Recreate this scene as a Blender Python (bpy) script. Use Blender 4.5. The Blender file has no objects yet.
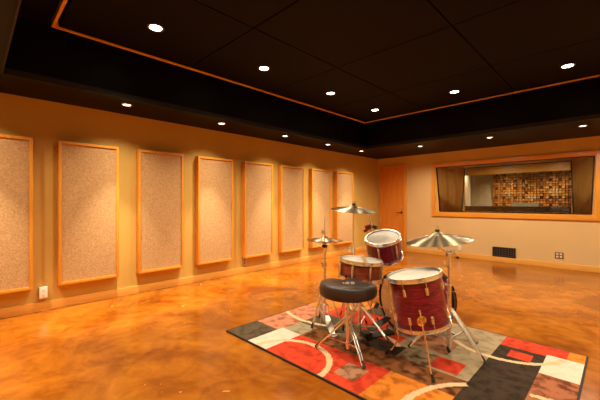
import bpy, bmesh, math, random
from mathutils import Vector, Matrix
random.seed(7)
PI = math.pi
C = bpy.context.scene.collection
sc = bpy.context.scene

# ------------------------------------------------------------------ frame of the place
CAM_H = 1.19
FW = Vector((-.7027, .7115, 0)); RT = Vector((.7115, .7027, 0))
def cf(lat, dep, z=0.0):
    """metres to the right of / in front of the tripod spot -> world point"""
    p = RT * lat + FW * dep
    return Vector((p.x, p.y, z))
def cd(lat, dep, z=0.0):
    return cf(lat, dep, z)
XL, YB, XR, YN = -4.54, 7.49, 2.30, -0.95      # left, back, right, near walls
H1, H2 = 2.32, 2.80                            # soffit and tray heights

# ------------------------------------------------------------------ materials
def new_mat(name):
    m = bpy.data.materials.new(name); m.use_nodes = True
    nt = m.node_tree; b = nt.nodes['Principled BSDF']
    return m, nt, b
def simple(name, col, rough=.5, metal=0., coat=0., spec=None, noise=0., nscale=8., bump=0.):
    m, nt, b = new_mat(name)
    b.inputs['Base Color'].default_value = (*col, 1); b.inputs['Roughness'].default_value = rough
    b.inputs['Metallic'].default_value = metal; b.inputs['Coat Weight'].default_value = coat
    if spec is not None: b.inputs['Specular IOR Level'].default_value = spec
    if noise or bump:
        tc = nt.nodes.new('ShaderNodeTexCoord'); n = nt.nodes.new('ShaderNodeTexNoise')
        n.inputs['Scale'].default_value = nscale; n.inputs['Detail'].default_value = 5
        nt.links.new(tc.outputs['Object'], n.inputs['Vector'])
        if noise:
            r = nt.nodes.new('ShaderNodeValToRGB')
            r.color_ramp.elements[0].position = .3; r.color_ramp.elements[1].position = .7
            r.color_ramp.elements[0].color = (*[c*(1-noise) for c in col], 1)
            r.color_ramp.elements[1].color = (*[min(1, c*(1+noise)) for c in col], 1)
            nt.links.new(n.outputs['Fac'], r.inputs['Fac']); nt.links.new(r.outputs['Color'], b.inputs['Base Color'])
        if bump:
            bp = nt.nodes.new('ShaderNodeBump'); bp.inputs['Strength'].default_value = bump
            bp.inputs['Distance'].default_value = .005
            nt.links.new(n.outputs['Fac'], bp.inputs['Height']); nt.links.new(bp.outputs['Normal'], b.inputs['Normal'])
    return m
def wood(name, c0, c1, scale=(3, 3, 40), rough=.4, coat=.15):
    m, nt, b = new_mat(name)
    tc = nt.nodes.new('ShaderNodeTexCoord'); mp = nt.nodes.new('ShaderNodeMapping')
    mp.inputs['Scale'].default_value = scale
    n = nt.nodes.new('ShaderNodeTexNoise'); n.inputs['Scale'].default_value = 1.0
    n.inputs['Detail'].default_value = 6; n.inputs['Distortion'].default_value = .8
    r = nt.nodes.new('ShaderNodeValToRGB')
    r.color_ramp.elements[0].position = .3; r.color_ramp.elements[1].position = .72
    r.color_ramp.elements[0].color = (*c0, 1); r.color_ramp.elements[1].color = (*c1, 1)
    nt.links.new(tc.outputs['Object'], mp.inputs['Vector']); nt.links.new(mp.outputs['Vector'], n.inputs['Vector'])
    nt.links.new(n.outputs['Fac'], r.inputs['Fac']); nt.links.new(r.outputs['Color'], b.inputs['Base Color'])
    b.inputs['Roughness'].default_value = rough; b.inputs['Coat Weight'].default_value = coat
    b.inputs['Coat Roughness'].default_value = .2
    return m
def emit(name, col, s):
    m, nt, b = new_mat(name)
    b.inputs['Base Color'].default_value = (*col, 1)
    b.inputs['Emission Color'].default_value = (*col, 1); b.inputs['Emission Strength'].default_value = s
    return m

M = {}
M['wall'] = simple('wall_paint', (.60, .39, .098), .6, noise=.05, nscale=1.5, spec=.35)
M['backwall'] = simple('beige_wall_paint', (.68, .485, .235), .6, noise=.04, nscale=1.5, spec=.35)
M['oak_v'] = wood('honey_oak_upright', (.66, .255, .022), (.78, .355, .045), (40, 40, 3))
M['oak_x'] = wood('honey_oak_along_x', (.66, .255, .022), (.78, .355, .045), (3, 40, 40))
M['oak_y'] = wood('honey_oak_along_y', (.66, .255, .022), (.78, .355, .045), (40, 3, 40))
M['base_x'] = wood('pale_oak_base_x', (.74, .36, .065), (.84, .46, .11), (3, 40, 40))
M['base_y'] = wood('pale_oak_base_y', (.74, .36, .065), (.84, .46, .11), (40, 3, 40))
M['door'] = wood('door_veneer', (.62, .20, .022), (.74, .27, .035), (22, 22, 1.6), .45)
M['jamb'] = wood('window_jamb_board', (.74, .34, .06), (.86, .48, .11), (26, 26, 2), .4)
M['dark'] = simple('dark_ceiling_paint', (.0060, .0038, .0030), .6, noise=.12, nscale=1.2, spec=.08)
M['riser'] = simple('dark_satin_paint', (.0038, .0025, .0021), .45, noise=.12, nscale=1.2, spec=.12)
M['black'] = simple('matte_black', (.006, .005, .005), .6)
M['rubber'] = simple('black_rubber', (.012, .010, .009), .6)
M['chrome'] = simple('chrome', (.92, .91, .88), .27, 1.)
M['steel'] = simple('brushed_steel', (.62, .58, .52), .3, 1.)
M['brass'] = simple('brass', (.80, .52, .18), .25, 1.)
M['white'] = simple('white_plastic', (.82, .78, .70), .4)
M['brownplate'] = simple('brown_plate', (.22, .12, .05), .45)
M['blackvinyl'] = simple('black_vinyl', (.034, .022, .018), .40, bump=.15, nscale=220, spec=.5)
M['print'] = simple('pale_print', (.50, .40, .33), .5)
M['head'] = simple('drum_head_film', (.72, .655, .58), .6, noise=.03, nscale=9)
M['batter'] = simple('floor_reflection_drum_head', (.76, .50, .22), .22, spec=.7, noise=.12, nscale=5)  # amber stands for the floor reflected in the head, painted into its colour
M['blackgloss'] = simple('black_lacquer', (.010, .007, .006), .16, coat=.6)
M['redplastic'] = simple('dark_red_plastic', (.16, .012, .012), .3)
M['stick'] = wood('hickory', (.70, .40, .17), (.82, .52, .25), (60, 60, 6), .45)
M['felt'] = simple('grey_felt', (.05, .04, .035), .9)
M['grey'] = simple('grey_metal_case', (.22, .22, .17), .45)
M['darkdesk'] = simple('dark_desk', (.012, .007, .005), .6)
M['cwall'] = simple('control_room_paint', (.70, .56, .38), .7)
M['lens'] = emit('lamp_lens', (1, .86, .66), 22.)
M['lens_small'] = emit('lamp_lens_dim', (1, .86, .68), 7.)
M['ringdark'] = simple('bronze_trim_ring', (.16, .11, .07), .35, .6)
M['ring'] = simple('white_trim_ring', (.62, .54, .44), .4)

def fabric():
    m, nt, b = new_mat('speckled_fabric')
    tc = nt.nodes.new('ShaderNodeTexCoord')
    n = nt.nodes.new('ShaderNodeTexNoise'); n.inputs['Scale'].default_value = 75; n.inputs['Detail'].default_value = 2
    r = nt.nodes.new('ShaderNodeValToRGB'); e = r.color_ramp.elements
    e[0].position = .36; e[1].position = .64
    e[0].color = (.43, .255, .115, 1); e[1].color = (.57, .36, .175, 1)
    nt.links.new(tc.outputs['Object'], n.inputs['Vector']); nt.links.new(n.outputs['Fac'], r.inputs['Fac'])
    nt.links.new(r.outputs['Color'], b.inputs['Base Color']); b.inputs['Roughness'].default_value = .9
    b.inputs['Specular IOR Level'].default_value = .1
    bp = nt.nodes.new('ShaderNodeBump'); bp.inputs['Strength'].default_value = .25; bp.inputs['Distance'].default_value = .004
    nt.links.new(n.outputs['Fac'], bp.inputs['Height']); nt.links.new(bp.outputs['Normal'], b.inputs['Normal'])
    return m
M['fabric'] = fabric()

def floor_mat():
    m, nt, b = new_mat('stained_concrete')
    N = nt.nodes.new; L = nt.links.new
    tc = N('ShaderNodeTexCoord')
    n1 = N('ShaderNodeTexNoise'); n1.inputs['Scale'].default_value = 1.1; n1.inputs['Detail'].default_value = 7; n1.inputs['Roughness'].default_value = .62; n1.inputs['Distortion'].default_value = 1.2
    n2 = N('ShaderNodeTexNoise'); n2.inputs['Scale'].default_value = 4.6; n2.inputs['Detail'].default_value = 10; n2.inputs['Distortion'].default_value = 1.6
    r1 = N('ShaderNodeValToRGB'); e = r1.color_ramp.elements
    e[0].position = .32; e[0].color = (.185, .042, .0028, 1); e[1].position = .72; e[1].color = (.45, .155, .013, 1)
    k = e.new(.5); k.color = (.315, .092, .0058, 1)
    r2 = N('ShaderNodeValToRGB'); e = r2.color_ramp.elements
    e[0].position = .35; e[0].color = (.70, .62, .55, 1); e[1].position = .66; e[1].color = (1.16, 1.18, 1.25, 1)
    mx = N('ShaderNodeMix'); mx.data_type = 'RGBA'; mx.blend_type = 'MULTIPLY'; mx.inputs[0].default_value = .7
    L(tc.outputs['Object'], n1.inputs['Vector']); L(tc.outputs['Object'], n2.inputs['Vector'])
    L(n1.outputs['Fac'], r1.inputs['Fac']); L(n2.outputs['Fac'], r2.inputs['Fac'])
    L(r1.outputs['Color'], mx.inputs[6]); L(r2.outputs['Color'], mx.inputs[7])
    # few pale scratches
    v = N('ShaderNodeTexNoise'); v.inputs['Scale'].default_value = 4.5; v.inputs['Detail'].default_value = 2; v.inputs['Distortion'].default_value = 3.5
    rv = N('ShaderNodeValToRGB'); e = rv.color_ramp.elements
    e[0].position = .75; e[0].color = (0, 0, 0, 1); e[1].position = .78; e[1].color = (1, 1, 1, 1)
    L(tc.outputs['Object'], v.inputs['Vector']); L(v.outputs['Fac'], rv.inputs['Fac'])
    mx2 = N('ShaderNodeMix'); mx2.data_type = 'RGBA'; mx2.inputs[7].default_value = (.62, .30, .08, 1)
    L(rv.outputs['Color'], mx2.inputs[0]); L(mx.outputs[2], mx2.inputs[6])
    L(mx2.outputs[2], b.inputs['Base Color'])
    rr = N('ShaderNodeMapRange'); rr.inputs['To Min'].default_value = .12; rr.inputs['To Max'].default_value = .24
    L(n2.outputs['Fac'], rr.inputs['Value']); L(rr.outputs['Result'], b.inputs['Roughness'])
    bp = N('ShaderNodeBump'); bp.inputs['Strength'].default_value = .035; bp.inputs['Distance'].default_value = .01
    L(n2.outputs['Fac'], bp.inputs['Height']); L(bp.outputs['Normal'], b.inputs['Normal'])
    b.inputs['Specular IOR Level'].default_value = .5
    return m
M['floor'] = floor_mat()

def wrap(name, dark, light):
    m, nt, b = new_mat(name)
    N = nt.nodes.new; L = nt.links.new
    tc = N('ShaderNodeTexCoord'); mp = N('ShaderNodeMapping'); mp.inputs['Scale'].default_value = (4, 4, 26)
    n = N('ShaderNodeTexNoise'); n.inputs['Scale'].default_value = 1.6; n.inputs['Detail'].default_value = 6; n.inputs['Distortion'].default_value = 2.2
    r = N('ShaderNodeValToRGB'); e = r.color_ramp.elements
    e[0].position = .38; e[0].color = (*dark, 1); e[1].position = .70; e[1].color = (*light, 1)
    L(tc.outputs['Object'], mp.inputs['Vector']); L(mp.outputs['Vector'], n.inputs['Vector'])
    L(n.outputs['Fac'], r.inputs['Fac']); L(r.outputs['Color'], b.inputs['Base Color'])
    b.inputs['Roughness'].default_value = .34; b.inputs['Coat Weight'].default_value = .3; b.inputs['Coat Roughness'].default_value = .12
    return m
M['wrap'] = wrap('red_pearl_wrap', (.085, .001, .011), (.33, .006, .034))
M['snarewrap'] = wrap('mahogany_pearl_wrap', (.17, .022, .008), (.42, .085, .03))

ANI = .25
def cymbal_mat():
    m, nt, b = new_mat('lathed_bronze')
    N = nt.nodes.new; L = nt.links.new
    tc = N('ShaderNodeTexCoord'); sx = N('ShaderNodeSeparateXYZ')
    L(tc.outputs['Object'], sx.inputs[0])
    ln = N('ShaderNodeVectorMath'); ln.operation = 'LENGTH'
    cb = N('ShaderNodeCombineXYZ'); L(sx.outputs[0], cb.inputs[0]); L(sx.outputs[1], cb.inputs[1]); L(cb.outputs[0], ln.inputs[0])
    n = N('ShaderNodeTexNoise'); n.noise_dimensions = '1D'; n.inputs['Scale'].default_value = 160; n.inputs['Detail'].default_value = 2
    L(ln.outputs['Value'], n.inputs['W'])
    r = N('ShaderNodeValToRGB'); e = r.color_ramp.elements
    e[0].position = .3; e[0].color = (.62, .47, .29, 1); e[1].position = .7; e[1].color = (.84, .68, .45, 1)
    L(n.outputs['Fac'], r.inputs['Fac']); L(r.outputs['Color'], b.inputs['Base Color'])
    b.inputs['Metallic'].default_value = 1; b.inputs['Roughness'].default_value = .33
    b.inputs['Anisotropic'].default_value = .9; b.inputs['Anisotropic Rotation'].default_value = ANI
    t = N('ShaderNodeTangent'); t.direction_type = 'RADIAL'; t.axis = 'Z'
    L(t.outputs[0], b.inputs['Tangent'])
    return m
M['cymbal'] = cymbal_mat()

def glass_mat():
    m = bpy.data.materials.new('window_glass'); m.use_nodes = True
    nt = m.node_tree; nt.nodes.clear(); N = nt.nodes.new; L = nt.links.new
    o = N('ShaderNodeOutputMaterial'); mx = N('ShaderNodeMixShader'); f = N('ShaderNodeFresnel'); f.inputs['IOR'].default_value = 1.5
    t = N('ShaderNodeBsdfTransparent'); t.inputs['Color'].default_value = (.93, .93, .90, 1)
    g = N('ShaderNodeBsdfGlossy'); g.inputs['Roughness'].default_value = .01
    L(f.outputs[0], mx.inputs[0]); L(t.outputs[0], mx.inputs[1]); L(g.outputs[0], mx.inputs[2]); L(mx.outputs[0], o.inputs['Surface'])
    return m
M['glass'] = glass_mat()

# ------------------------------------------------------------------ mesh helpers
def frame_of(d):
    d = d.normalized(); up = Vector((0, 0, 1)) if abs(d.z) < .95 else Vector((1, 0, 0))
    a = d.cross(up).normalized(); b = d.cross(a).normalized()
    return a, b
def box(bm, lo, hi, mi=0, rot=None):
    lo, hi = Vector(lo), Vector(hi); c = (lo+hi)/2; s = hi-lo
    r = bmesh.ops.create_cube(bm, size=1)
    mt = Matrix.Translation(c) @ (rot.to_4x4() if rot else Matrix()) @ Matrix.Diagonal((*s, 1))
    bmesh.ops.transform(bm, matrix=mt, verts=r['verts'])
    if mi:
        for v in r['verts']:
            for f in v.link_faces: f.material_index = mi
    return r['verts']
def obox(bm, p0, p1, w, h):
    """bar of section w x h from p0 to p1"""
    p0, p1 = Vector(p0), Vector(p1); a, b = frame_of(p1-p0)
    vs = []
    for p in (p0, p1):
        for s, t in ((-1, -1), (1, -1), (1, 1), (-1, 1)): vs.append(bm.verts.new(p + a*s*w/2 + b*t*h/2))
    for i in range(4): bm.faces.new((vs[i], vs[(i+1) % 4], vs[4+(i+1) % 4], vs[4+i]))
    bm.faces.new(vs[3::-1]); bm.faces.new(vs[4:])
def tube(bm, pts, r, seg=10, r1=None):
    pts = [Vector(p) for p in pts]; n = len(pts); rings = []
    d0 = (pts[1]-pts[0]).normalized(); a, b = frame_of(d0)
    for i, p in enumerate(pts):
        if i == 0: d = pts[1]-pts[0]
        elif i == n-1: d = pts[-1]-pts[-2]
        else: d = (pts[i]-pts[i-1]).normalized()+(pts[i+1]-pts[i]).normalized()
        d.normalize(); a = (a - d*a.dot(d)).normalized(); b = d.cross(a)
        rr = r if r1 is None else r+(r1-r)*i/(n-1)
        rings.append([bm.verts.new(p+(a*math.cos(2*PI*k/seg)+b*math.sin(2*PI*k/seg))*rr) for k in range(seg)])
    for i in range(n-1):
        for k in range(seg):
            bm.faces.new((rings[i][k], rings[i][(k+1) % seg], rings[i+1][(k+1) % seg], rings[i+1][k]))
    bm.faces.new(rings[0][::-1]); bm.faces.new(rings[-1])
def lathe(bm, prof, seg=48, mat=None, close=False):
    """prof: (r,z) list; mat: optional 4x4"""
    mat = mat or Matrix(); rings = []
    for r, z in prof:
        if r < 1e-6: rings.append([bm.verts.new(mat @ Vector((0, 0, z)))])
        else: rings.append([bm.verts.new(mat @ Vector((r*math.cos(2*PI*k/seg), r*math.sin(2*PI*k/seg), z))) for k in range(seg)])
    pairs = list(zip(rings[:-1], rings[1:]))
    if close: pairs.append((rings[-1], rings[0]))
    for A, B in pairs:
        for k in range(seg):
            j = (k+1) % seg
            if len(A) == 1 and len(B) == 1: break
            if len(A) == 1: bm.faces.new((A[0], B[j], B[k]))
            elif len(B) == 1: bm.faces.new((A[k], A[j], B[0]))
            else: bm.faces.new((A[k], A[j], B[j], B[k]))
def ball(bm, c, r, sc_=(1, 1, 1), rot=None):
    rr = bmesh.ops.create_uvsphere(bm, u_segments=16, v_segments=10, radius=r)
    mt = Matrix.Translation(Vector(c)) @ (rot.to_4x4() if rot else Matrix()) @ Matrix.Diagonal((*sc_, 1))
    bmesh.ops.transform(bm, matrix=mt, verts=rr['verts'])
def axis_mat(origin, axis, spin=0.):
    q = Vector((0, 0, 1)).rotation_difference(Vector(axis).normalized())
    return Matrix.Translation(Vector(origin)) @ q.to_matrix().to_4x4() @ Matrix.Rotation(spin, 4, 'Z')

def obj(name, bm, mats, parent=None, world=True, bevel=0., smooth=35.):
    """one mesh object; world=True: the bmesh is in world space and is moved into the parent's space"""
    bmesh.ops.recalc_face_normals(bm, faces=bm.faces[:])
    me = bpy.data.meshes.new(name)
    if bevel:
        bmesh.ops.bevel(bm, geom=[e for e in bm.edges], offset=bevel, segments=2, affect='EDGES', profile=.7, clamp_overlap=True)
    bm.to_mesh(me); bm.free()
    mats = mats if isinstance(mats, (list, tuple)) else [mats]
    for m in mats: me.materials.append(m)
    if smooth:
        for p in me.polygons: p.use_smooth = True
        me.set_sharp_from_angle(angle=math.radians(smooth))
    o = bpy.data.objects.new(name, me); C.objects.link(o)
    if parent is not None:
        o.parent = parent
        if world: me.transform(wm(parent).inverted())
    return o
WM = {}
def wm(o):
    m = WM.get(o.name, Matrix())
    return (wm(o.parent) @ m) if o.parent else m
def tag(o, label=None, cat=None, group=None, kind=None):
    if label: o['label'] = label
    if cat: o['category'] = cat
    if group: o['group'] = group
    if kind: o['kind'] = kind
    return o
def thing(name, label, cat, mat=None, loc=None, group=None, kind=None):
    o = bpy.data.objects.new(name, None); C.objects.link(o); o.empty_display_size = .1
    m = mat if mat is not None else Matrix.Translation(Vector(loc or (0, 0, 0)))
    o.matrix_world = m; o.matrix_basis = m; WM[o.name] = m
    return tag(o, label, cat, group, kind)
def struct(name, bm, mats, parent=None, **k):
    o = obj(name, bm, mats, parent, **k)
    if parent is None: o['kind'] = 'structure'
    return o
def base_to_origin(o, p):
    """put a single-mesh thing's origin at p"""
    o.data.transform(Matrix.Translation(-Vector(p))); o.location = p
    WM[o.name] = Matrix.Translation(Vector(p)); return o
B = bmesh.new

# ------------------------------------------------------------------ the room
bm = B(); box(bm, (XL-.3, YN-.3, -.2), (XR+.3, YB+.0, 0)); struct('floor', bm, M['floor'], smooth=0)
bm = B(); box(bm, (XL-.2, YN-.2, -.1), (XL, YB+.2, 3.1)); struct('wall_left', bm, M['wall'], smooth=0)
bm = B(); box(bm, (XR, YN-.2, -.1), (XR+.2, YB+.2, 3.1)); struct('wall_right', bm, M['wall'], smooth=0)
bm = B(); box(bm, (XL, YN-.2, -.1), (XR, YN, 3.1)); struct('wall_near', bm, M['wall'], smooth=0)
# back wall with window opening
WX0, WX1, WZ0, WZ1, YW = -3.045, -.315, .965, 2.005, 8.10
VX0, VX1 = -2.60, -.69                       # far end of the splayed opening
bm = B()
box(bm, (XL, YB, -.1), (WX0, YW, 3.1)); box(bm, (WX1, YB, -.1), (XR, YW, 3.1))
box(bm, (WX0, YB, -.1), (WX1, YW, WZ0)); box(bm, (WX0, YB, WZ1), (WX1, YW, 3.1))
struct('wall_back', bm, M['backwall'], smooth=0)
# soffit ring with vertical riser
TX0, TX1, TY0, TY1 = -3.86, 1.66, .19, 5.90
bm = B()
for lo, hi in (((XL, YN), (TX0, YB)), ((TX1, YN), (XR, YB)), ((TX0, YN), (TX1, TY0)), ((TX0, TY1), (TX1, YB))):
    box(bm, (*lo, H1), (*hi, 3.0))
struct('soffit', bm, M['riser'], smooth=0)
bm = B(); t = .012; hh = .055
box(bm, (TX0, TY0, H1-.004), (TX0+t, TY1, H1+hh)); box(bm, (TX1-t, TY0, H1-.004), (TX1, TY1, H1+hh))
box(bm, (TX0+t, TY0, H1-.004), (TX1-t, TY0+t, H1+hh)); box(bm, (TX0+t, TY1-t, H1-.004), (TX1-t, TY1, H1+hh))
struct('riser_edge_band', bm, M['black'], smooth=0)  # black band along the lower edge of the riser
# tray ceiling: upper deck and a grid of dark boards edged in wood
CX0, CX1, CY0, CY1 = -3.69, 1.50, .545, 5.60
bm = B(); box(bm, (TX0, TY0, H2+.055), (TX1, TY1, 3.0)); struct('ceiling', bm, M['dark'], smooth=0)
bm = B()
xs = [CX0+.02, -2.42, -1.10, .21, CX1-.02]; ys = [CY0+.02, 1.84, 3.08, 4.33, CY1-.02]; g = .007
for i in range(4):
    for j in range(4):
        box(bm, (xs[i]+g, ys[j]+g, H2), (xs[i+1]-g, ys[j+1]-g, H2+.05))
struct('ceiling.001', bm, M['dark'], smooth=0)
bm = B(); w = .022
box(bm, (CX0-w, CY0-w, H2-.006), (CX0, CY1+w, H2+.055)); box(bm, (CX1, CY0-w, H2-.006), (CX1+w, CY1+w, H2+.055))
box(bm, (CX0, CY0-w, H2-.006), (CX1, CY0, H2+.055)); box(bm, (CX0, CY1, H2-.006), (CX1, CY1+w, H2+.055))
struct('trim_2', bm, wood('pale_oak_trim', (.84, .44, .09), (.92, .55, .14), (40, 3, 40)), smooth=0)
# baseboards
bm = B(); box(bm, (XL, YN, 0), (XL+.018, YB, .10)); struct('baseboard_left', bm, M['base_y'], bevel=.003)
bm = B(); box(bm, (XL+.018, YB-.018, 0), (-4.457, YB, .10)); box(bm, (-3.74, YB-.018, 0), (XR, YB, .10)); struct('baseboard_back', bm, M['base_x'], bevel=.003)
bm = B(); box(bm, (XR-.018, YN, 0), (XR, YB-.018, .10)); struct('baseboard_right', bm, M['base_y'], bevel=.003)

# door
d = thing('door_1', 'orange veneer door with slim casing beside the left corner', 'door', loc=(-4.1, YB, 0), kind='structure')
bm = B(); box(bm, (-4.395, YB-.022, .01), (-3.80, YB-.001, 2.06)); obj('leaf', bm, M['door'], d, smooth=0)
bm = B()
box(bm, (-4.457, YB-.045, 0), (-4.40, YB, 2.125)); box(bm, (-3.797, YB-.045, 0), (-3.74, YB, 2.125)); box(bm, (-4.40, YB-.045, 2.065), (-3.797, YB, 2.125))
obj('casing', bm, M['oak_v'], d, bevel=.003)
bm = B()
lathe(bm, [(0, 0), (.028, 0), (.028, .008), (.012, .012), (.010, .045), (0, .045)], 20, axis_mat((-3.862, YB-.022, .945), (0, -1, 0)))
tube(bm, [(-3.862, YB-.062, .945), (-3.90, YB-.066, .943), (-3.975, YB-.066, .938)], .008)
obj('handle', bm, simple('dark_bronze', (.10, .06, .035), .35, .8), d)
bm = B()
lathe(bm, [(0, 0), (.02, 0), (.02, .01), (0, .012)], 16, axis_mat((-3.862, YB-.022, 1.06), (0, -1, 0)))
obj('lock_cylinder', bm, M['steel'], d)

# window to the control room
w1 = thing('window_1', 'wide wood-cased control room window in the back wall', 'window', loc=(-1.68, YB, WZ0), kind='structure')
bm = B(); f = .085
ox0, ox1, oz0, oz1 = WX0-.07, WX1+.10, WZ0-.085, WZ1+.075
box(bm, (ox0, YB-.03, oz0), (WX0, YB, oz1)); box(bm, (WX1, YB-.03, oz0), (ox1, YB, oz1))
obj('casing_stile', bm, M['oak_v'], w1, bevel=.003)
bm = B(); box(bm, (WX0, YB-.03, oz0), (WX1, YB, WZ0)); box(bm, (WX0, YB-.03, WZ1), (WX1, YB, oz1))
obj('casing_rail', bm, M['oak_x'], w1, bevel=.003)
def prism(bm, poly, z0, z1):
    a = [bm.verts.new((x, y, z0)) for x, y in poly]; b = [bm.verts.new((x, y, z1)) for x, y in poly]
    n = len(poly)
    for i in range(n): bm.faces.new((a[i], a[(i+1) % n], b[(i+1) % n], b[i]))
    bm.faces.new(a[::-1]); bm.faces.new(b)
def jamb(x0, x1):
    k = [0, .30, .62, 1.0]
    for a, b in zip(k[:-1], k[1:]):
        bm = B(); e = .006
        p = Vector((x0+(x1-x0)*a, YB+(YW-YB)*a)); q = Vector((x0+(x1-x0)*b, YB+(YW-YB)*b)); dd = (q-p).normalized()
        p += dd*e/2; q -= dd*e/2
        back = x0 - (.001 if x1 > x0 else -.001)
        prism(bm, [(p.x, p.y), (q.x, q.y), (back, q.y), (back, p.y)], WZ0, WZ1)
        obj('jamb_board', bm, M['jamb'], w1, smooth=0)
jamb(WX0+.002, VX0); jamb(WX1-.002, VX1)
bm = B(); box(bm, (WX0+.002, YB, WZ0-.0), (WX1-.002, YW, WZ0+.012)); obj('sill_board', bm, M['oak_x'], w1, smooth=0)
bm = B(); box(bm, (WX0+.002, YB, WZ1-.012), (WX1-.002, YW, WZ1)); obj('head_board', bm, M['oak_x'], w1, smooth=0)
def pane(yb, yt, x_in):
    zb, zt = WZ0+.014, WZ1-.014
    def xx(y): k = (y-YB)/(YW-YB); return WX0+(VX0-WX0)*k, WX1+(VX1-WX1)*k
    bm = B(); th = .010
    vs = []
    for y, z in ((yb, zb), (yb+th, zb), (yt+th, zt), (yt, zt)):
        a, b = xx(y); vs.append((bm.verts.new((a+.012, y, z)), bm.verts.new((b-.012, y, z))))
    for i in range(4):
        j = (i+1) % 4; bm.faces.new((vs[i][0], vs[j][0], vs[j][1], vs[i][1]))
    bm.faces.new([v[0] for v in vs]); bm.faces.new([v[1] for v in vs][::-1])
    obj('glass_pane', bm, M['glass'], w1, smooth=0)
    bm = B(); s = .022
    a0, b0 = xx(yb); a1, b1 = xx(yt); c = th/2
    P = [Vector((a0+.012, yb+c, zb)), Vector((b0-.012, yb+c, zb)), Vector((b1-.012, yt+c, zt)), Vector((a1+.012, yt+c, zt))]
    for i in range(4): obox(bm, P[i], P[(i+1) % 4], s, s)
    obj('gasket', bm, M['black'], w1, smooth=0)
pane(7.575, 7.505, 0); pane(8.02, 8.085, 0)

# ------------------------------------------------------------------ the control room behind the glass
CY, CL, CR = 11.2, -3.75, .6
bm = B(); box(bm, (CL-.2, YW, -.1), (CR+.2, CY+.2, .0)); struct('floor.001', bm, M['darkdesk'], smooth=0)
bm = B(); box(bm, (CL-.2, YW, 2.25), (CR+.2, CY+.2, 2.4)); struct('ceiling.002', bm, M['dark'], smooth=0)
bm = B(); box(bm, (CL-.2, CY, 0), (CR+.2, CY+.2, 2.25)); struct('wall_control_room_back', bm, M['cwall'], smooth=0)
bm = B(); box(bm, (CL-.2, YW, 0), (CL, CY, 2.25)); struct('wall_control_room_left', bm, M['cwall'], smooth=0)
bm = B(); box(bm, (CR, YW, 0), (CR+.2, CY, 2.25)); struct('wall_control_room_right', bm, M['cwall'], smooth=0)
bm = B(); box(bm, (CL, 9.45, 1.92), (CR, 9.60, 2.06)); box(bm, (CL, 9.47, 2.06), (CR, 9.58, 2.25)); 
r = thing('console_ledge', 'long dark ledge of the control room desk just behind the window glass', 'ledge', loc=(-1.6, 8.35, 0))
o = struct('beam', bm, [M['oak_x']], smooth=0)
bm = B(); box(bm, (-3.0, 8.25, .99), (-.35, 8.50, 1.105)); obj('ledge_top', bm, M['darkdesk'], r, bevel=.006)
for x in (-2.9, -.5):
    bm = B(); box(bm, (x, 8.28, 0), (x+.06, 8.47, .99)); obj('upright', bm, M['darkdesk'], r, smooth=0)
M['blk'] = [simple('block_pale', (.85, .50, .20), .5), simple('block_honey', (.72, .30, .06), .5), simple('block_amber', (.46, .14, .022), .5), simple('block_brown', (.12, .035, .010), .5)]
def diffuser(name, x0, x1, label, cx, cz):
    r = thing('wall_mounted_diffuser', label, 'diffuser', loc=((x0+x1)/2, CY, 1.0), group='block diffusers on the control room wall')
    bm = B(); p = .0685; z0, z1 = .75, 2.02
    nx = int(round((x1-x0)/p)); nz = int(round((z1-z0)/p)); rnd = random.Random(hash(name) % 1000 if False else int(cx*100))
    for i in range(nx):
        for j in range(nz):
            x = x0+i*p; z = z0+j*p
            di = abs(i-cx); dj = abs(j-cz); q = max(di, dj)
            if q <= .6: t = 0
            elif (int(di+.5) % 3 == 2 and int(dj+.5) % 3 == 2): t = 3
            elif q < 3: t = [1, 0, 1][int(di+dj) % 3]
            else: t = rnd.choice([1, 1, 2, 1, 1, 2, 2])
            dpt = .03 + [.09, .05, .03, 0][t] + rnd.random()*.03
            box(bm, (x+.007, CY-dpt, z+.007), (x+p-.007, CY-.012, z+p-.007), t)
    obj('wood_blocks', bm, M['blk'], r, smooth=0)
    bm = B(); box(bm, (x0, CY-.012, z0), (x1, CY-.001, z1)); obj('backing_board', bm, M['darkdesk'], r, smooth=0)
diffuser('wood_block_diffuser', -2.79, -1.98, 'left wooden block diffuser on the control room wall beside plain beige plaster', 6, 10)
diffuser('wood_block_diffuser', -1.97, -1.70, 'narrow middle strip of wooden blocks between the two wide diffusers', 2, 8)
diffuser('wood_block_diffuser', -1.69, -.60, 'right wooden block diffuser on the control room wall, ending at the window edge', 5.5, 10)
r = thing('mixing_console', 'dark console with a grey raised back, seen low through the window glass', 'console', loc=(-1.65, 9.2, 0))
bm = B(); box(bm, (-2.9, 8.75, .70), (-.5, 9.65, .80)); box(bm, (-2.8, 8.85, 0), (-2.6, 9.55, .70)); box(bm, (-.8, 8.85, 0), (-.6, 9.55, .70)); obj('desk', bm, M['darkdesk'], r, bevel=.004)
bm = B(); box(bm, (-1.93, 9.3, .80), (-1.38, 9.42, 1.185)); obj('raised_back', bm, M['grey'], r, bevel=.006)
r = thing('plaster_column', 'pale rounded column at the left end of the control room view', 'column', loc=(-3.22, 10.2, 0))
bm = B(); lathe(bm, [(0, 0), (.16, 0), (.16, 2.249), (0, 2.249)], 32, Matrix.Translation((-3.32, 10.3, 0))); obj('shaft', bm, simple('pale_plaster', (.80, .66, .46), .7), r)

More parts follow.
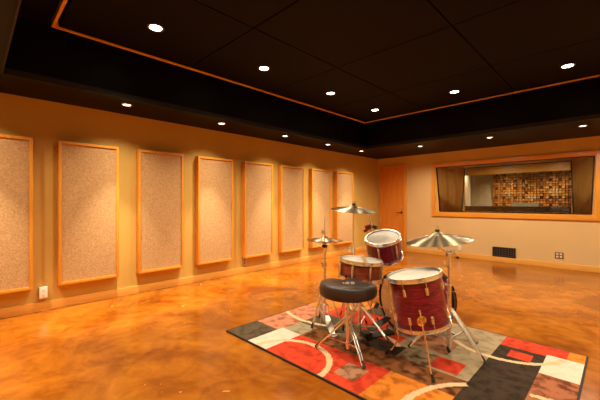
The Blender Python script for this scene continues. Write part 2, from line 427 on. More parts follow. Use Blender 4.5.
# ------------------------------------------------------------------ acoustic panels
PZ0, PZ1, PW, PD, G0 = .268, 1.878, .61, .10, .835
plab = ['leftmost tall beige acoustic panel in oak frame, cut off by the picture edge',
        'second tall beige acoustic panel from the left, just right of the white outlet',
        'tall speckled beige acoustic panel in oak frame, third from the left on the long wall',
        'tall speckled beige acoustic panel in oak frame, fourth from the left on the long wall',
        'tall beige acoustic panel in oak frame, fifth from the left, above the low metal outlet',
        'tall beige acoustic panel in oak frame, sixth from the left, just left of the hi-hat',
        'tall beige acoustic panel in oak frame, seventh, directly behind the hi-hat rod',
        'tall beige acoustic panel in oak frame, last before the corner, behind the crash cymbal']
py = [-.14, .690, 1.530, 2.365, 3.200, 4.010, 4.845, 5.655]
proto = None
for i, y in enumerate(py):
    if proto is None:
        r = thing('acoustic_panel', plab[i], 'acoustic panel', loc=(XL, y, PZ0), group='acoustic panels on the left wall'); proto = r
        bm = B(); t = .030; h = PZ1-PZ0
        box(bm, (.0, 0, 0), (PD, t, h)); box(bm, (.0, PW-t, 0), (PD, PW, h))
        box(bm, (.0, t, 0), (PD, PW-t, t)); box(bm, (.0, t, h-t), (PD, PW-t, h))
        obj('frame', bm, M['oak_v'], r, world=False, bevel=.002)
        bm = B(); box(bm, (.004, t, t), (PD-.014, PW-t, h-t)); obj('fabric_face', bm, M['fabric'], r, world=False, smooth=0)
    else:
        r = proto.copy(); C.objects.link(r); r.location = (XL, y, PZ0); r['label'] = plab[i]
        for ch in list(proto.children):
            c = ch.copy(); C.objects.link(c); c.parent = r

# ------------------------------------------------------------------ outlets, vent
def outlet(name, label, o, n, u, w, h, plate, cells, thick=.008, recm=None):
    """o centre on wall, n wall normal, u horizontal along wall"""
    n = Vector(n); u = Vector(u); o = Vector(o); v = Vector((0, 0, 1))
    r = thing(name, label, 'outlet', loc=o)
    def pl(bm, c, ww, hh, t0, t1):
        P = [c+u*a*ww/2+v*b*hh/2+n*t for t in (t0, t1) for a, b in ((-1, -1), (1, -1), (1, 1), (-1, 1))]
        vs = [bm.verts.new(p) for p in P]
        for i in range(4): bm.faces.new((vs[i], vs[(i+1) % 4], vs[4+(i+1) % 4], vs[4+i]))
        bm.faces.new(vs[3::-1]); bm.faces.new(vs[4:])
    bm = B(); pl(bm, o, w, h, 0, thick); obj('cover_plate', bm, plate, r, bevel=.0015)
    for a, b in cells:
        c = o+u*a+v*b
        bm = B(); pl(bm, c, .032, .030, thick, thick+.003); s = obj('socket', bm, recm or M['white'], r, bevel=.001)
        bm = B(); pl(bm, c-u*.006+v*.002, .003, .010, thick+.003, thick+.0035); pl(bm, c+u*.006+v*.002, .003, .010, thick+.003, thick+.0035); pl(bm, c-v*.008, .004, .004, thick+.003, thick+.0035)
        obj('slots', bm, M['black'], s, smooth=0)
outlet('wall_outlet', 'white surface box outlet low on the wall between the first two panels', (XL, .565, .205), (1, 0, 0), (0, 1, 0), .072, .118, M['white'], [(0, .024), (0, -.024)], .045)
outlet('wall_outlet', 'dark metal outlet low on the wall under the fifth panel', (XL, 3.25, .195), (1, 0, 0), (0, 1, 0), .075, .115, M['steel'], [(0, .024), (0, -.024)], .02, M['brownplate'])
outlet('wall_outlet', 'white outlet plate on the back wall right of the ride cymbal', (-2.517, YB, .20), (0, -1, 0), (1, 0, 0), .075, .12, M['white'], [(0, .024), (0, -.024)], .012)
outlet('wall_outlet', 'brown four socket outlet plate low on the back wall under the window', (-.808, YB, .232), (0, -1, 0), (1, 0, 0), .125, .115, M['brownplate'], [(-.026, .024), (-.026, -.024), (.026, .024), (.026, -.024)], .008)
r = thing('wall_vent', 'black louvred air vent set low in the back wall', 'vent', loc=(-1.67, YB, .19))
vx0, vx1, vz0, vz1 = -1.875, -1.475, .103, .295
bm = B(); e = .018
box(bm, (vx0, YB-.024, vz0), (vx1, YB, vz0+e)); box(bm, (vx0, YB-.024, vz1-e), (vx1, YB, vz1)); box(bm, (vx0, YB-.024, vz0+e), (vx0+e, YB, vz1-e)); box(bm, (vx1-e, YB-.024, vz0+e), (vx1, YB, vz1-e))
obj('frame', bm, simple('vent_metal', (.030, .020, .015), .4), r, bevel=.002)
bm = B(); box(bm, (vx0+e, YB-.006, vz0+e), (vx1-e, YB-.001, vz1-e)); obj('backing', bm, M['black'], r, smooth=0)
vm = simple('vent_louvre', (.085, .060, .055), .4)
for k in range(9):
    x = vx0+e+.022+k*.040
    if k in (3, 4, 5):
        continue
    bm = B(); obox(bm, (x, YB-.014, vz0+e), (x, YB-.014, vz1-e), .012, .010); obj('louvre', bm, vm, r, smooth=0)
for k in range(4):
    bm = B(); z = vz0+e+.02+k*.038; obox(bm, (vx0+e+.022+2.5*.040, YB-.014, z), (vx0+e+.022+5.5*.040, YB-.014, z), .010, .012); obj('louvre', bm, vm, r, smooth=0)

# ------------------------------------------------------------------ lamps
LCOL = (1.0, .83, .58)
E_SOFFIT, E_BACK, E_TRAY = 430., 82., 165.
BEAM = (.044, .080, .17); BEAM_TRAY = (.50, .66, .82)
def downlight(x, y, z, big, label, group, energy, size=126., beam=None, blend=.8):
    r = thing('ceiling_light', label, 'ceiling light', loc=(x, y, z), group=group)
    R = .075 if big else .055
    bm = B(); lathe(bm, [(R*.72, 0), (R, 0), (R, -.007), (R*.88, -.011), (R*.72, -.006)], 32, Matrix.Translation((x, y, z)), close=True)
    obj('trim_ring', bm, M['ringdark'] if big else M['ring'], r)
    bm = B(); lathe(bm, [(0, -.001), (R*.72, -.001), (R*.72, -.005), (R*.4, -.010), (0, -.012)], 28, Matrix.Translation((x, y, z)))
    obj('lens', bm, M['lens'] if big else M['lens_small'], r)
    ld = bpy.data.lights.new('downlight_lamp', 'SPOT'); ld.energy = energy; ld.color = LCOL
    ld.spot_size = math.radians(size); ld.spot_blend = blend; ld.shadow_soft_size = .03
    if beam:                                    # reflector lamp: bright core, weaker spill out to the cut-off
        ld.use_nodes = True; nt = ld.node_tree; em = nt.nodes['Emission']
        tc = nt.nodes.new('ShaderNodeTexCoord'); sp = nt.nodes.new('ShaderNodeSeparateXYZ'); ab = nt.nodes.new('ShaderNodeMath'); ab.operation = 'ABSOLUTE'
        rp = nt.nodes.new('ShaderNodeValToRGB'); e = rp.color_ramp.elements
        for ang, val in ((70, beam[0]), (47, beam[0]), (36, beam[1]), (25, beam[2]), (14, 1.0)):
            k = e.new(math.cos(math.radians(ang))); k.color = (val, val, val, 1)
        e[0].color = (beam[0],)*3+(1,); e[len(e)-1].color = (1, 1, 1, 1)
        nt.links.new(tc.outputs['Normal'], sp.inputs[0]); nt.links.new(sp.outputs[2], ab.inputs[0]); nt.links.new(ab.outputs[0], rp.inputs['Fac'])
        nt.links.new(rp.outputs['Color'], em.inputs['Strength'])
    lo = bpy.data.objects.new('downlight_lamp', ld); C.objects.link(lo); lo.location = (0, 0, -.03); lo.parent = r
ord5 = ['nearest to the camera', 'second from the camera', 'third from the camera', 'fourth from the camera', 'nearest to the room corner']
for k, y in enumerate((1.27, 2.52, 3.75, 4.88, 6.02)):
    downlight(-4.06, y, H1, False, 'small soffit light above the panel wall, ' + ord5[k], 'soffit lights along the left wall', E_SOFFIT, 120., BEAM, .5)
bl = ['above the wall between the door and window', 'above the left half of the window', 'above the right end of the window']
for k, x in enumerate((-2.87, -1.63, -.41)):
    downlight(x, 6.33, H1, False, 'small soffit light at the back wall, ' + bl[k], 'soffit lights along the back wall', E_BACK, 164., None, .6)
tl = {(0, 0): 'largest and nearest, in the left row', (0, 1): 'second from the camera in the left row', (0, 2): 'third from the camera in the left row', (0, 3): 'in the far corner of the wood trim',
      (1, 3): 'second from the left in the far row', (2, 3): 'third in the far row, near the right picture edge'}
for i, x in enumerate((-3.05, -1.73, -.455, .82)):
    for j, y in enumerate((1.20, 2.475, 3.73, 4.94)):
        if i in (1, 2) and j in (1, 2): continue
        if (i, j) in tl: downlight(x, y, H2, True, 'bright tray ceiling light, ' + tl[(i, j)], 'tray ceiling lights', E_TRAY, 128., BEAM_TRAY, .6)
        else: downlight(x, y, H2, True, 'round recessed tray ceiling light, out of the picture above or beside the camera', 'tray lights out of the picture', E_TRAY, 128., BEAM_TRAY, .6)
for x, y in ((-4.06, .03), (.81, 6.33), (1.98, 1.27), (1.98, 3.75), (1.98, 6.02), (-2.87, -.35), (-1.0, -.35), (.81, -.35)):
    downlight(x, y, H1, False, 'small recessed soffit light outside the picture, beside or behind the camera', 'soffit lights out of the picture', E_SOFFIT, 120., BEAM, .5)
# control room lamps; the last two are added, unseen, to brighten the beam
for x, y, e_, a_ in ((-2.35, 10.45, 70., 140), (-1.25, 10.45, 70., 140), (-3.25, 9.9, 50., 130), (-1.1, 8.55, 80., 174), (-2.2, 8.55, 80., 174)):
    downlight(x, y, 2.25, False, 'small control room ceiling light, the two nearest the window added to brighten the beam', 'control room lights', e_, a_)

# ------------------------------------------------------------------ rug
RX, RY, RW, RD, RH = -2.578, 1.668, 2.385, 1.645, .014
PAL = dict(charcoal=(.10, .072, .042), white=(.66, .56, .46), salmon=(.52, .20, .11), green=(.33, .27, .17), red=(.60, .055, .022), patch=(.40, .20, .11),
           orange=(.66, .20, .025), brown=(.22, .085, .028), beige=(.36, .27, .165), black=(.050, .032, .021), rust=(.36, .125, .06), cream=(.70, .47, .27), pinkbrown=(.40, .17, .09), dirty=(.27, .20, .12))
WORN = dict(white=.12, cream=.15, beige=.40, red=.50, orange=.62, salmon=.65, brown=1.0, charcoal=.55, black=.6, rust=.9, green=.5, patch=.9, pinkbrown=.7, dirty=1.0)
rects = [  # u0,u1,v0,v1
    (0, 2.4, 0, 1.65, 'beige'), (0, .33, .33, 1.1, 'salmon'), (0, .60, 1.1, 1.65, 'orange'), (0, .31, 0, .335, 'charcoal'), (.31, .55, 0, .40, 'white'), (.33, .55, .40, .62, 'green'),
    (.33, .75, .62, .98, 'charcoal'), (.33, 1.0, .98, 1.32, 'red'), (.60, 1.3, 1.32, 1.65, 'charcoal'),
    (.55, 1.43, 0, .40, 'red'), (1.15, 1.325, .10, .29, 'patch'), (1.43, 1.86, 0, .40, 'orange'), (.55, 1.86, .40, .63, 'brown'),
    (.75, 1.0, .63, .98, 'dirty'), (1.0, 1.34, .63, .82, 'black'), (.85, 1.25, .82, 1.0, 'red'), (1.34, 1.58, .63, .86, 'dirty'), (1.30, 1.62, .92, 1.22, 'pinkbrown'),
    (1.58, 1.775, .66, .86, 'red'), (1.86, 2.17, 0, 1.43, 'black'), (1.95, 2.10, 1.225, 1.365, 'red'), (1.86, 2.29, 1.43, 1.65, 'red'), (2.29, 2.4, 1.47, 1.65, 'orange'),
    (2.17, 2.4, 1.10, 1.47, 'white'), (2.17, 2.29, 1.43, 1.47, 'white'), (2.17, 2.4, .55, 1.10, 'rust'), (2.17, 2.4, 0, .55, 'beige')]
arcs = [  # centre, radius, half width, angle range (deg), colour
    (.775, -.02, .345, .022, 0, 180, 'cream'), (1.86, 1.55, .425, .020, 225, 345, 'cream'), (2.28, .13, .62, .022, 132, 185, 'cream'), (.30, 1.35, .68, .02, 235, 300, 'cream'),
    (1.05, .60, .30, .02, 40, 130, 'cream'), (2.35, .10, .66, .018, 60, 105, 'cream')]
def rug_col(u, v):
    c = 'beige'
    for a, b, d0, d1, n in rects:
        if a <= u < b and d0 <= v < d1: c = n
    for cx, cy, rr, hw, a0, a1, n in arcs:
        d0 = math.hypot(u-cx, v-cy); an = math.degrees(math.atan2(v-cy, u-cx)) % 360
        if abs(d0-rr) < hw and a0 <= an <= a1 and c not in ('x',): c = n
    return PAL[c] + (WORN.get(c, .6),)
r = thing('area_rug', 'modern patchwork rug in red, orange, grey and black under the drum kit', 'rug', loc=(RX, RY, 0))
NU, NV = 240, 165
verts = []; faces = []; cols = []
for j in range(NV+1):
    for i in range(NU+1): verts.append((i*RW/NU, j*RD/NV, RH))
for j in range(NV):
    for i in range(NU):
        k = j*(NU+1)+i; faces.append((k, k+1, k+NU+2, k+NU+1)); cols.append(rug_col((i+.5)*RW/NU, (j+.5)*RD/NV))
me = bpy.data.meshes.new('pile'); me.from_pydata(verts, [], faces)
at = me.color_attributes.new('pattern', 'FLOAT_COLOR', 'CORNER')
flat = []
for c in cols: flat += list(c)*4
at.data.foreach_set('color', flat)
def rug_mat():
    m, nt, b = new_mat('patchwork_pile'); N = nt.nodes.new; L = nt.links.new
    a = N('ShaderNodeAttribute'); a.attribute_name = 'pattern'
    tc = N('ShaderNodeTexCoord'); n = N('ShaderNodeTexNoise'); n.inputs['Scale'].default_value = 14; n.inputs['Detail'].default_value = 4; n.inputs['Distortion'].default_value = .25
    L(tc.outputs['Object'], n.inputs['Vector'])
    rp = N('ShaderNodeValToRGB'); e = rp.color_ramp.elements
    e[0].position = .36; e[0].color = (.32, .24, .20, 1); e[1].position = .54; e[1].color = (1.05, 1.05, 1.05, 1)
    L(n.outputs['Fac'], rp.inputs['Fac'])
    mx = N('ShaderNodeMix'); mx.data_type = 'RGBA'; mx.blend_type = 'MULTIPLY'; L(a.outputs['Alpha'], mx.inputs[0])
    L(a.outputs['Color'], mx.inputs[6]); L(rp.outputs['Color'], mx.inputs[7]); L(mx.outputs[2], b.inputs['Base Color'])
    b.inputs['Roughness'].default_value = .95; b.inputs['Specular IOR Level'].default_value = .1
    n2 = N('ShaderNodeTexNoise'); n2.inputs['Scale'].default_value = 260
    L(tc.outputs['Object'], n2.inputs['Vector'])
    bp = N('ShaderNodeBump'); bp.inputs['Strength'].default_value = .5; bp.inputs['Distance'].default_value = .004
    L(n2.outputs['Fac'], bp.inputs['Height']); L(bp.outputs['Normal'], b.inputs['Normal'])
    return m
me.materials.append(rug_mat()); o = bpy.data.objects.new('pile', me); C.objects.link(o); o.parent = r
bm = B(); w = .011
box(bm, (RX-w, RY-w, 0), (RX+RW+w, RY, RH)); box(bm, (RX-w, RY+RD, 0), (RX+RW+w, RY+RD+w, RH)); box(bm, (RX-w, RY, 0), (RX, RY+RD, RH)); box(bm, (RX+RW, RY, 0), (RX+RW+w, RY+RD, RH))
box(bm, (RX, RY, 0), (RX+RW, RY+RD, RH-.004))
obj('binding', bm, simple('dark_binding', (.03, .018, .012), .9), r, smooth=0)

# ------------------------------------------------------------------ drum kit helpers
F0 = RH + .001                                    # top of the rug
def rod(parent, name, pts, r, mat, seg=10, r1=None):
    bm = B(); tube(bm, pts, r, seg, r1); return obj(name, bm, mat, parent)
def foot(parent, p, d=None):
    bm = B(); p = Vector(p)+Vector((0, 0, .0125))
    d = Vector(d) if d is not None else Vector((0, 0, 1))
    d.normalize()
    tube(bm, [p, p+d*.012, p+d*.050], .0135, 12, .010); return obj('rubber_foot', bm, M['rubber'], parent)
def wing(parent, p, axis, up, s=1.0, mat=None):
    """wing nut: hub with two ears"""
    bm = B(); p = Vector(p); axis = Vector(axis).normalized(); up = Vector(up).normalized()
    tube(bm, [p, p+axis*.022*s], .006*s, 10)
    for sg in (1, -1): obox(bm, p+axis*.014*s+up*sg*.003*s, p+axis*.022*s+up*sg*.024*s, .004*s, .013*s)
    return obj('wing_nut', bm, mat or M['chrome'], parent)
def clamp(parent, c, axis=(0, 0, 1), r=.016, h=.035, name='clamp'):
    bm = B(); c = Vector(c); a = Vector(axis).normalized()
    tube(bm, [c-a*h/2, c-a*h*.3, c+a*h*.3, c+a*h/2], r, 16)
    lathe(bm, [(r*1.0, -h*.5), (r*1.25, -h*.42), (r*1.25, -h*.25), (r, -h*.2)], 16, axis_mat(c, a))
    return obj(name, bm, M['chrome'], parent)
def tripod(root, c, z_top, z_low, feet, braces=True, double=True, tr=.0065, skip=None):
    """three legs from collar at z_top to feet, stays back to the lower collar"""
    c = Vector(c)
    for f in feet:
        f = Vector(f); d = (f-c); d.z = 0; d.normalize(); s = Vector((-d.y, d.x, 0))
        a = Vector((c.x, c.y, z_top))+d*.022; dirn = (a-f).normalized(); e = f+dirn*.02
        e.z = max(e.z, F0+.022)
        bm = B()
        if double:
            tube(bm, [a+s*.011, e+s*.008], tr*.85, 8); tube(bm, [a-s*.011, e-s*.008], tr*.85, 8)
            obox(bm, e+s*.012, e-s*.012, .012, .014)
        else: tube(bm, [a, e], tr, 8)
        l = obj('leg', bm, M['chrome'], root)
        foot(l, f, dirn)
        if braces:
            m = a.lerp(f, .58); q = Vector((c.x, c.y, z_low))+d*.016
            bm = B(); obox(bm, q, m, .012, .004); obj('brace', bm, M['chrome'], root)
    bm = B(); 
    tube(bm, [Vector((c.x, c.y, z_low-.018)), Vector((c.x, c.y, z_low+.018))], .019, 16); obj('lower_collar', bm, M['chrome'], root)
    bm = B(); tube(bm, [Vector((c.x, c.y, z_top-.018)), Vector((c.x, c.y, z_top+.018))], .019, 16)
    for f in feet:
        d = (Vector(f)-c); d.z = 0; d.normalize()
        obox(bm, Vector((c.x, c.y, z_top))+d*.010, Vector((c.x, c.y, z_top))+d*.032, .028, .026)
    obj('leg_collar', bm, M['chrome'], root)
def pole(root, c, z0, z1, r, name='pole'):
    return rod(root, name, [(c[0], c[1], z0), (c[0], c[1], z1)], r, M['chrome'], 14)

def cymbal(name, label, c, axis, R, bellr, bellh, rise, group='cymbals', ex=1.5):
    m = axis_mat(c, axis); root = thing(name, label, 'cymbal', mat=m, group=group)
    bm = B(); n = 26; top = []
    for i in range(n+1):
        r = .006+(R-.006)*i/n
        if r < bellr: z = rise+bellh*math.cos(min(1, r/bellr)*PI/2)**.8
        else: z = rise*(1-((r-bellr)/(R-bellr))**ex)
        top.append((r, z))
    th = .0016
    lathe(bm, top+[(r, z-th) for r, z in reversed(top)], 96, m, close=True)
    obj('bow', bm, M['cymbal'], root, smooth=60)
    return root

def drum(name, label, top, axis, R, depth, nl, spin, wrapm, lug_split=True, headm=None, hoopm=None, hoop_h=.028, lugs_full=False, front=None, extra=None, botm=None, lugw=.020):
    """root at the centre of the lower head, z along the drum axis"""
    ax = Vector(axis).normalized(); bot = Vector(top)-ax*depth
    # spin=direction of x axis: aim local x as near as possible to 'front'
    q = Vector((0, 0, 1)).rotation_difference(ax); base = q.to_matrix().to_4x4()
    if front is not None:
        l = base.inverted() @ Vector(front); spin = math.atan2(l.y, l.x)+spin
    m = Matrix.Translation(bot) @ base @ Matrix.Rotation(spin, 4, 'Z')
    root = thing(name, label, 'drum', mat=m)
    hm = hoopm or M['chrome']; R1 = R+.012
    bm = B(); lathe(bm, [(R-.006, .010), (R, .010), (R, depth-.010), (R-.006, depth-.010)], 72, close=True); obj('shell', bm, wrapm, root, world=False)
    def head(z, s, mat, nm):
        bm = B(); lathe(bm, [(0, z), (R*.93, z), (R-.002, z-s*.004), (R+.004, z-s*.012), (R+.004, z-s*.014), (0, z-s*.006)], 72); return obj(nm, bm, mat, root, world=False)
    head(depth, 1, headm or M['head'], 'batter_head'); head(0, -1, botm or M['head'], 'resonant_head')
    for z, s, nm in ((depth, 1, 'batter_hoop'), (0, -1, 'resonant_hoop')):
        bm = B(); a, b = z-s*(hoop_h-.008), z+s*.009
        lathe(bm, [(R+.006, a), (R+.016, a), (R+.016, a+s*.003), (R+.0105, a+s*.005), (R+.0095, b-s*.004), (R+.014, b-s*.003), (R+.014, b), (R+.004, b), (R+.005, a+s*.006)], 72, close=True)
        obj(nm, bm, hm, root, world=False)
    for k in range(nl):
        an = 2*PI*(k+.5)/nl; d = Vector((math.cos(an), math.sin(an), 0)); tgt = Vector((-d.y, d.x, 0))
        zs = [(depth*.5, max(.05, depth*.62) if not lug_split else .05)] if not lug_split else [(depth-.082, .05), (.082, .05)]
        for zc, ll in zs:
            bm = B(); o = d*(R+.001)
            bx_ = Matrix((tgt, d, Vector((0, 0, 1)))).transposed()
            box(bm, o+d*.006+Vector((0, 0, zc))-Vector((lugw/2, .007, ll/2)), o+d*.006+Vector((0, 0, zc))+Vector((lugw/2, .007, ll/2)), 0, bx_)
            tube(bm, [o+d*.012+Vector((0, 0, zc-ll*.42)), o+d*.013+Vector((0, 0, zc)), o+d*.012+Vector((0, 0, zc+ll*.42))], lugw*.42, 10)
            obj('lug', bm, M['chrome'], root, world=False, bevel=0)
        for z0, z1 in ((depth-.075, depth+.004), (.075, -.004)) if lug_split else ((depth*.7, depth+.004), (depth*.3, -.004)):
            s = 1 if z1 > z0 else -1; bm = B()
            tube(bm, [d*(R+.0165)+Vector((0, 0, z0)), d*(R+.0165)+Vector((0, 0, z1))], .0028, 6)
            tube(bm, [d*(R+.0165)+Vector((0, 0, z1-s*.004)), d*(R+.0165)+Vector((0, 0, z1+s*.006))], .0052, 6)
            obox(bm, d*(R+.008)+Vector((0, 0, z1-s*.006)), d*(R+.022)+Vector((0, 0, z1-s*.006)), .012, .006)
            obj('tension_rod', bm, M['chrome'], root, world=False)
    return root, m

# ------------------------------------------------------------------ floor tom
to_cam = (-cf(.86, 2.37)).normalized()
ft_ax = (RT*-.185 + FW*.03 + Vector((0, 0, 1))).normalized(); FTD = .355; ft_bot = cf(.822, 2.36, .670)-ft_ax*FTD
ft, ftm = drum('floor_tom', 'deep red floor tom with white head on three legs at the front of the kit', ft_bot+ft_ax*FTD, ft_ax, .178, FTD, 8, 0, M['wrap'], front=to_cam)
for lat, dep in ((.863, 2.105), (.665, 2.515), (1.165, 2.545)):
    f = cf(lat, dep, F0)
    d = f-ft_bot; d -= ft_ax*d.dot(ft_ax); d.normalize()
    s = ft_bot+d*.200
    a = s+ft_ax*.15; b = s+ft_ax*.02; k = s-ft_ax*.12
    bm = B(); tube(bm, [s+ft_ax*.165, a, b, k, k.lerp(f, .5)+Vector((0, 0, -.02)), f+Vector((0, 0, .025))], .0055, 8)
    l = obj('leg', bm, M['chrome'], ft)
    foot(l, f, (k-f))
    bm = B(); o = ft_bot+ft_ax*.085+d*.182
    lathe(bm, [(0, 0), (.033, 0), (.033, .004), (.026, .008), (0, .009)], 28, axis_mat(o, d) @ Matrix.Diagonal((.85, 1.15, 1, 1)))
    tube(bm, [o+d*.014-ft_ax*.022, o+d*.014+ft_ax*.022], .012, 12)
    br = obj('leg_bracket', bm, M['brass'], ft)
    wing(br, o+d*.026, d, ft_ax, .8)

# ------------------------------------------------------------------ bass drum
a2 = (RT*.906+FW*.42).normalized()
bc = cf(.900, 2.985, .285)
BD = .43
bass, bsm = drum('bass_drum', 'large red bass drum lying on its side with black hoops behind the floor tom', bc, -a2, .254, BD, 8, 0, M['wrap'], headm=M['batter'], botm=M['head'], hoopm=M['blackgloss'], hoop_h=.042, front=(0, 0, 1))
for s in (1, -1):                     # spurs near the far end
    side = Vector((-a2.y, a2.x, 0))*s
    p = bc+a2*.26+side*.20+Vector((0, 0, -.17)); e = p+side*.12+a2*.10; e.z = F0
    bm = B(); tube(bm, [p+Vector((0, 0, .05))+side*.03, p+side*.03, e+Vector((0, 0, .02))], .007, 8); sp = obj('spur', bm, M['chrome'], bass)
    foot(sp, e, p-e)

# ------------------------------------------------------------------ snare drum, its stand and sticks
sn_top = cf(.547, 2.915, .676); sn_ax = (RT*.085+FW*.0+Vector((0, 0, 1))).normalized(); SND = .155
sn, snm = drum('snare_drum', 'shallow mahogany red snare drum with white head behind the stool', sn_top, sn_ax, .182, SND, 8, .2, M['snarewrap'], lug_split=False, front=to_cam)
d = RT*-.95-FW*.3; d.normalize(); o = sn_top-sn_ax*.08+d*.187
bm = B(); obox(bm, o-sn_ax*.055, o+sn_ax*.055, .05, .018); tube(bm, [o+d*.012-sn_ax*.02, o+d*.02+sn_ax*.03, o+d*.045+sn_ax*.062], .006, 8); obj('strainer', bm, M['chrome'], sn)
sb = sn_top-sn_ax*SND
st = thing('snare_stand', 'chrome tripod stand with a basket carrying the snare drum', 'stand', loc=(sb.x, sb.y, F0))
ctr = Vector((sb.x, sb.y, 0))
pole(st, ctr, .05, .33, .012, 'lower_tube'); pole(st, ctr, .30, .445, .009, 'upper_tube')
clamp(st, (ctr.x, ctr.y, .33)); wing(st, (ctr.x, ctr.y-.016, .33), (-.3, -1, 0), (0, 0, 1), .8)
tripod(st, ctr, .27, .09, [cf(.545-.27, 2.90+.06, F0), cf(.545+.20, 2.90-.17, F0), cf(.545+.10, 2.90+.25, F0)], tr=.006)
bm = B(); ball(bm, (ctr.x, ctr.y, .450), .022); obj('basket_hub', bm, M['chrome'], st)
for k in range(3):
    an = .55+k*2*PI/3; d = Vector((math.cos(an), math.sin(an), 0)); d = (d-sn_ax*d.dot(sn_ax)).normalized()
    p0 = Vector((ctr.x, ctr.y, .450)); p1 = sb-sn_ax*.030+d*.16; p2 = sb-sn_ax*.028+d*.211; p3 = sb+sn_ax*.030+d*.214
    bm = B(); tube(bm, [p0, p1, p2, p3], .006, 8); l = obj('basket_arm', bm, M['chrome'], st)
    bm = B(); tube(bm, [p3-sn_ax*.012, p3+sn_ax*.016], .0095, 10); obj('rubber_tip', bm, M['rubber'], l)
sk = ['left one of two pale wooden drumsticks lying across the snare head', 'right one of two pale wooden drumsticks lying across the snare head']
for k in range(2):
    dd = (FW*1.0+RT*.10).normalized(); dd = (dd-sn_ax*dd.dot(sn_ax)).normalized(); side = sn_ax.cross(dd).normalized()
    n0 = sn_top+sn_ax*.010+dd*(-.135)+side*(-.032+.019*(1-k)); n1 = n0+dd*.37+sn_ax*.014
    root = thing('drumstick', sk[k], 'drumstick', mat=Matrix.Translation(n0), group='drumsticks on the snare')
    bm = B(); L = (n1-n0)
    tube(bm, [n0, n0+L*.004, n0+L*.5, n0+L*.72, n0+L*.94], .0076, 12, .0045); 
    s = obj('shaft', bm, M['stick'], root)
    bm = B(); ball(bm, n0+L*.965, .0062, (1, 1, 1)); obj('tip', bm, M['stick'], root)

# ------------------------------------------------------------------ rack tom and its stand
rt_top = cf(.812, 3.20, .848); rt_ax = (-RT*.20-FW*.29+Vector((0, 0, .91))).normalized(); RTD = .215
rt, rtm = drum('rack_tom', 'small red rack tom with white head tilted towards the stool', rt_top, rt_ax, .157, RTD, 6, .3, M['wrap'], lug_split=False, front=to_cam)
pc = cf(.785, 3.60)
ts = thing('tom_stand', 'chrome stand behind the rack tom with dark red clamp and knurled upright rod', 'stand', loc=(pc.x, pc.y, F0))
pole(ts, pc, .05, .60, .013, 'lower_tube'); pole(ts, pc, .58, .90, .010, 'upper_tube'); clamp(ts, (pc.x, pc.y, .60))
tripod(ts, pc, .42, .12, [cf(.785-.22, 3.60-.13, F0), cf(.785+.20, 3.60-.06, F0), cf(.785-.08, 3.60+.20, F0)], tr=.007)
bm = B(); tube(bm, [cf(.760, 3.60, .895), cf(.742, 3.595, .938)], .033, 16); tube(bm, [cf(.728, 3.595, .868), cf(.718, 3.595, .895)], .022, 14)
obj('clamp_block', bm, M['redplastic'], ts)
bm = B(); tube(bm, [cf(.815, 3.595, .905), cf(.830, 3.59, .935)], .026, 14); obj('knob', bm, M['rubber'], ts)
bm = B(); p0, p1 = cf(.790, 3.60, .92), cf(.755, 3.60, 1.075)
tube(bm, [p0, p1], .006, 10)
for k in range(11): ball(bm, p0.lerp(p1, (k+.5)/11), .0095, (1, 1, .8))
obj('knurled_rod', bm, M['chrome'], ts)
att = rt_top-rt_ax*.11-(-FW*-1+RT*0)*0
dd = (FW*1-RT*.35); dd = (dd-rt_ax*dd.dot(rt_ax)).normalized(); q = rt_top-rt_ax*.11+dd*.180
bm = B(); tube(bm, [Vector((pc.x, pc.y, .84)), q+dd*.03, q], .008, 10); obj('tom_arm', bm, M['chrome'], ts)

# ------------------------------------------------------------------ hi-hat
hc = cf(.235, 3.10); HZ = .832
hh_ = thing('hi_hat_stand', 'chrome hi-hat stand with long pull rod and foot pedal, left of the stool', 'stand', loc=(hc.x, hc.y, F0))
pole(hh_, hc, .06, .60, .0125, 'lower_tube'); pole(hh_, hc, .56, HZ-.065, .0095, 'upper_tube')
clamp(hh_, (hc.x, hc.y, .60), r=.018, h=.05); wing(hh_, (hc.x, hc.y-.018, .60), (-.3, -1, 0), (0, 0, 1))
bm = B(); lathe(bm, [(0, -.070), (.020, -.070), (.026, -.058), (.026, -.044), (.012, -.040), (0, -.040)], 20, Matrix.Translation((hc.x, hc.y, HZ))); obj('seat_cup', bm, M['rubber'], hh_)
rod(hh_, 'pull_rod', [(hc.x, hc.y, HZ-.03), (hc.x, hc.y, 1.05)], .0035, M['steel'], 8)
bm = B(); tube(bm, [(hc.x, hc.y, HZ+.046), (hc.x, hc.y, HZ+.085)], .011, 12); cl = obj('clutch', bm, M['chrome'], hh_)
wing(cl, (hc.x, hc.y-.010, HZ+.075), (-1, -.3, .1), (0, 0, 1), 1.0)
tripod(hh_, hc, .40, .10, [cf(.110, 3.02, F0), cf(.40, 3.06, F0), cf(.20, 3.34, F0)], double=True, tr=.0065)
# pedal
pd0 = cf(.262, 2.985, F0); pd1 = cf(.235, 3.09, F0)
fdir = (cf(.285, 2.83)-cf(.235, 3.10)).normalized(); fs = Vector((-fdir.y, fdir.x, 0))
hp = cf(.235, 3.10)+fdir*.06
bm = B()
pts = [(0, .115, .023), (.05, .105, .026), (.12, .070, .028), (.18, .040, .026), (.225, .030, .022)]
rows = []
for d_, z, w_ in pts:
    p = hp+fdir*d_; rows.append([bm.verts.new((p.x+fs.x*k*w_, p.y+fs.y*k*w_, z+F0+e)) for e in (0, .006) for k in (-1, 1)])
for A, Bq in zip(rows[:-1], rows[1:]):
    for i0, i1 in ((0, 1), (1, 3), (3, 2), (2, 0)): bm.faces.new((A[i0], A[i1], Bq[i1], Bq[i0]))
bm.faces.new((rows[0][0], rows[0][1], rows[0][3], rows[0][2])); bm.faces.new((rows[-1][0], rows[-1][1], rows[-1][3], rows[-1][2]))
obj('footboard', bm, simple('cast_footboard', (.42, .38, .33), .35, 1.), hh_)
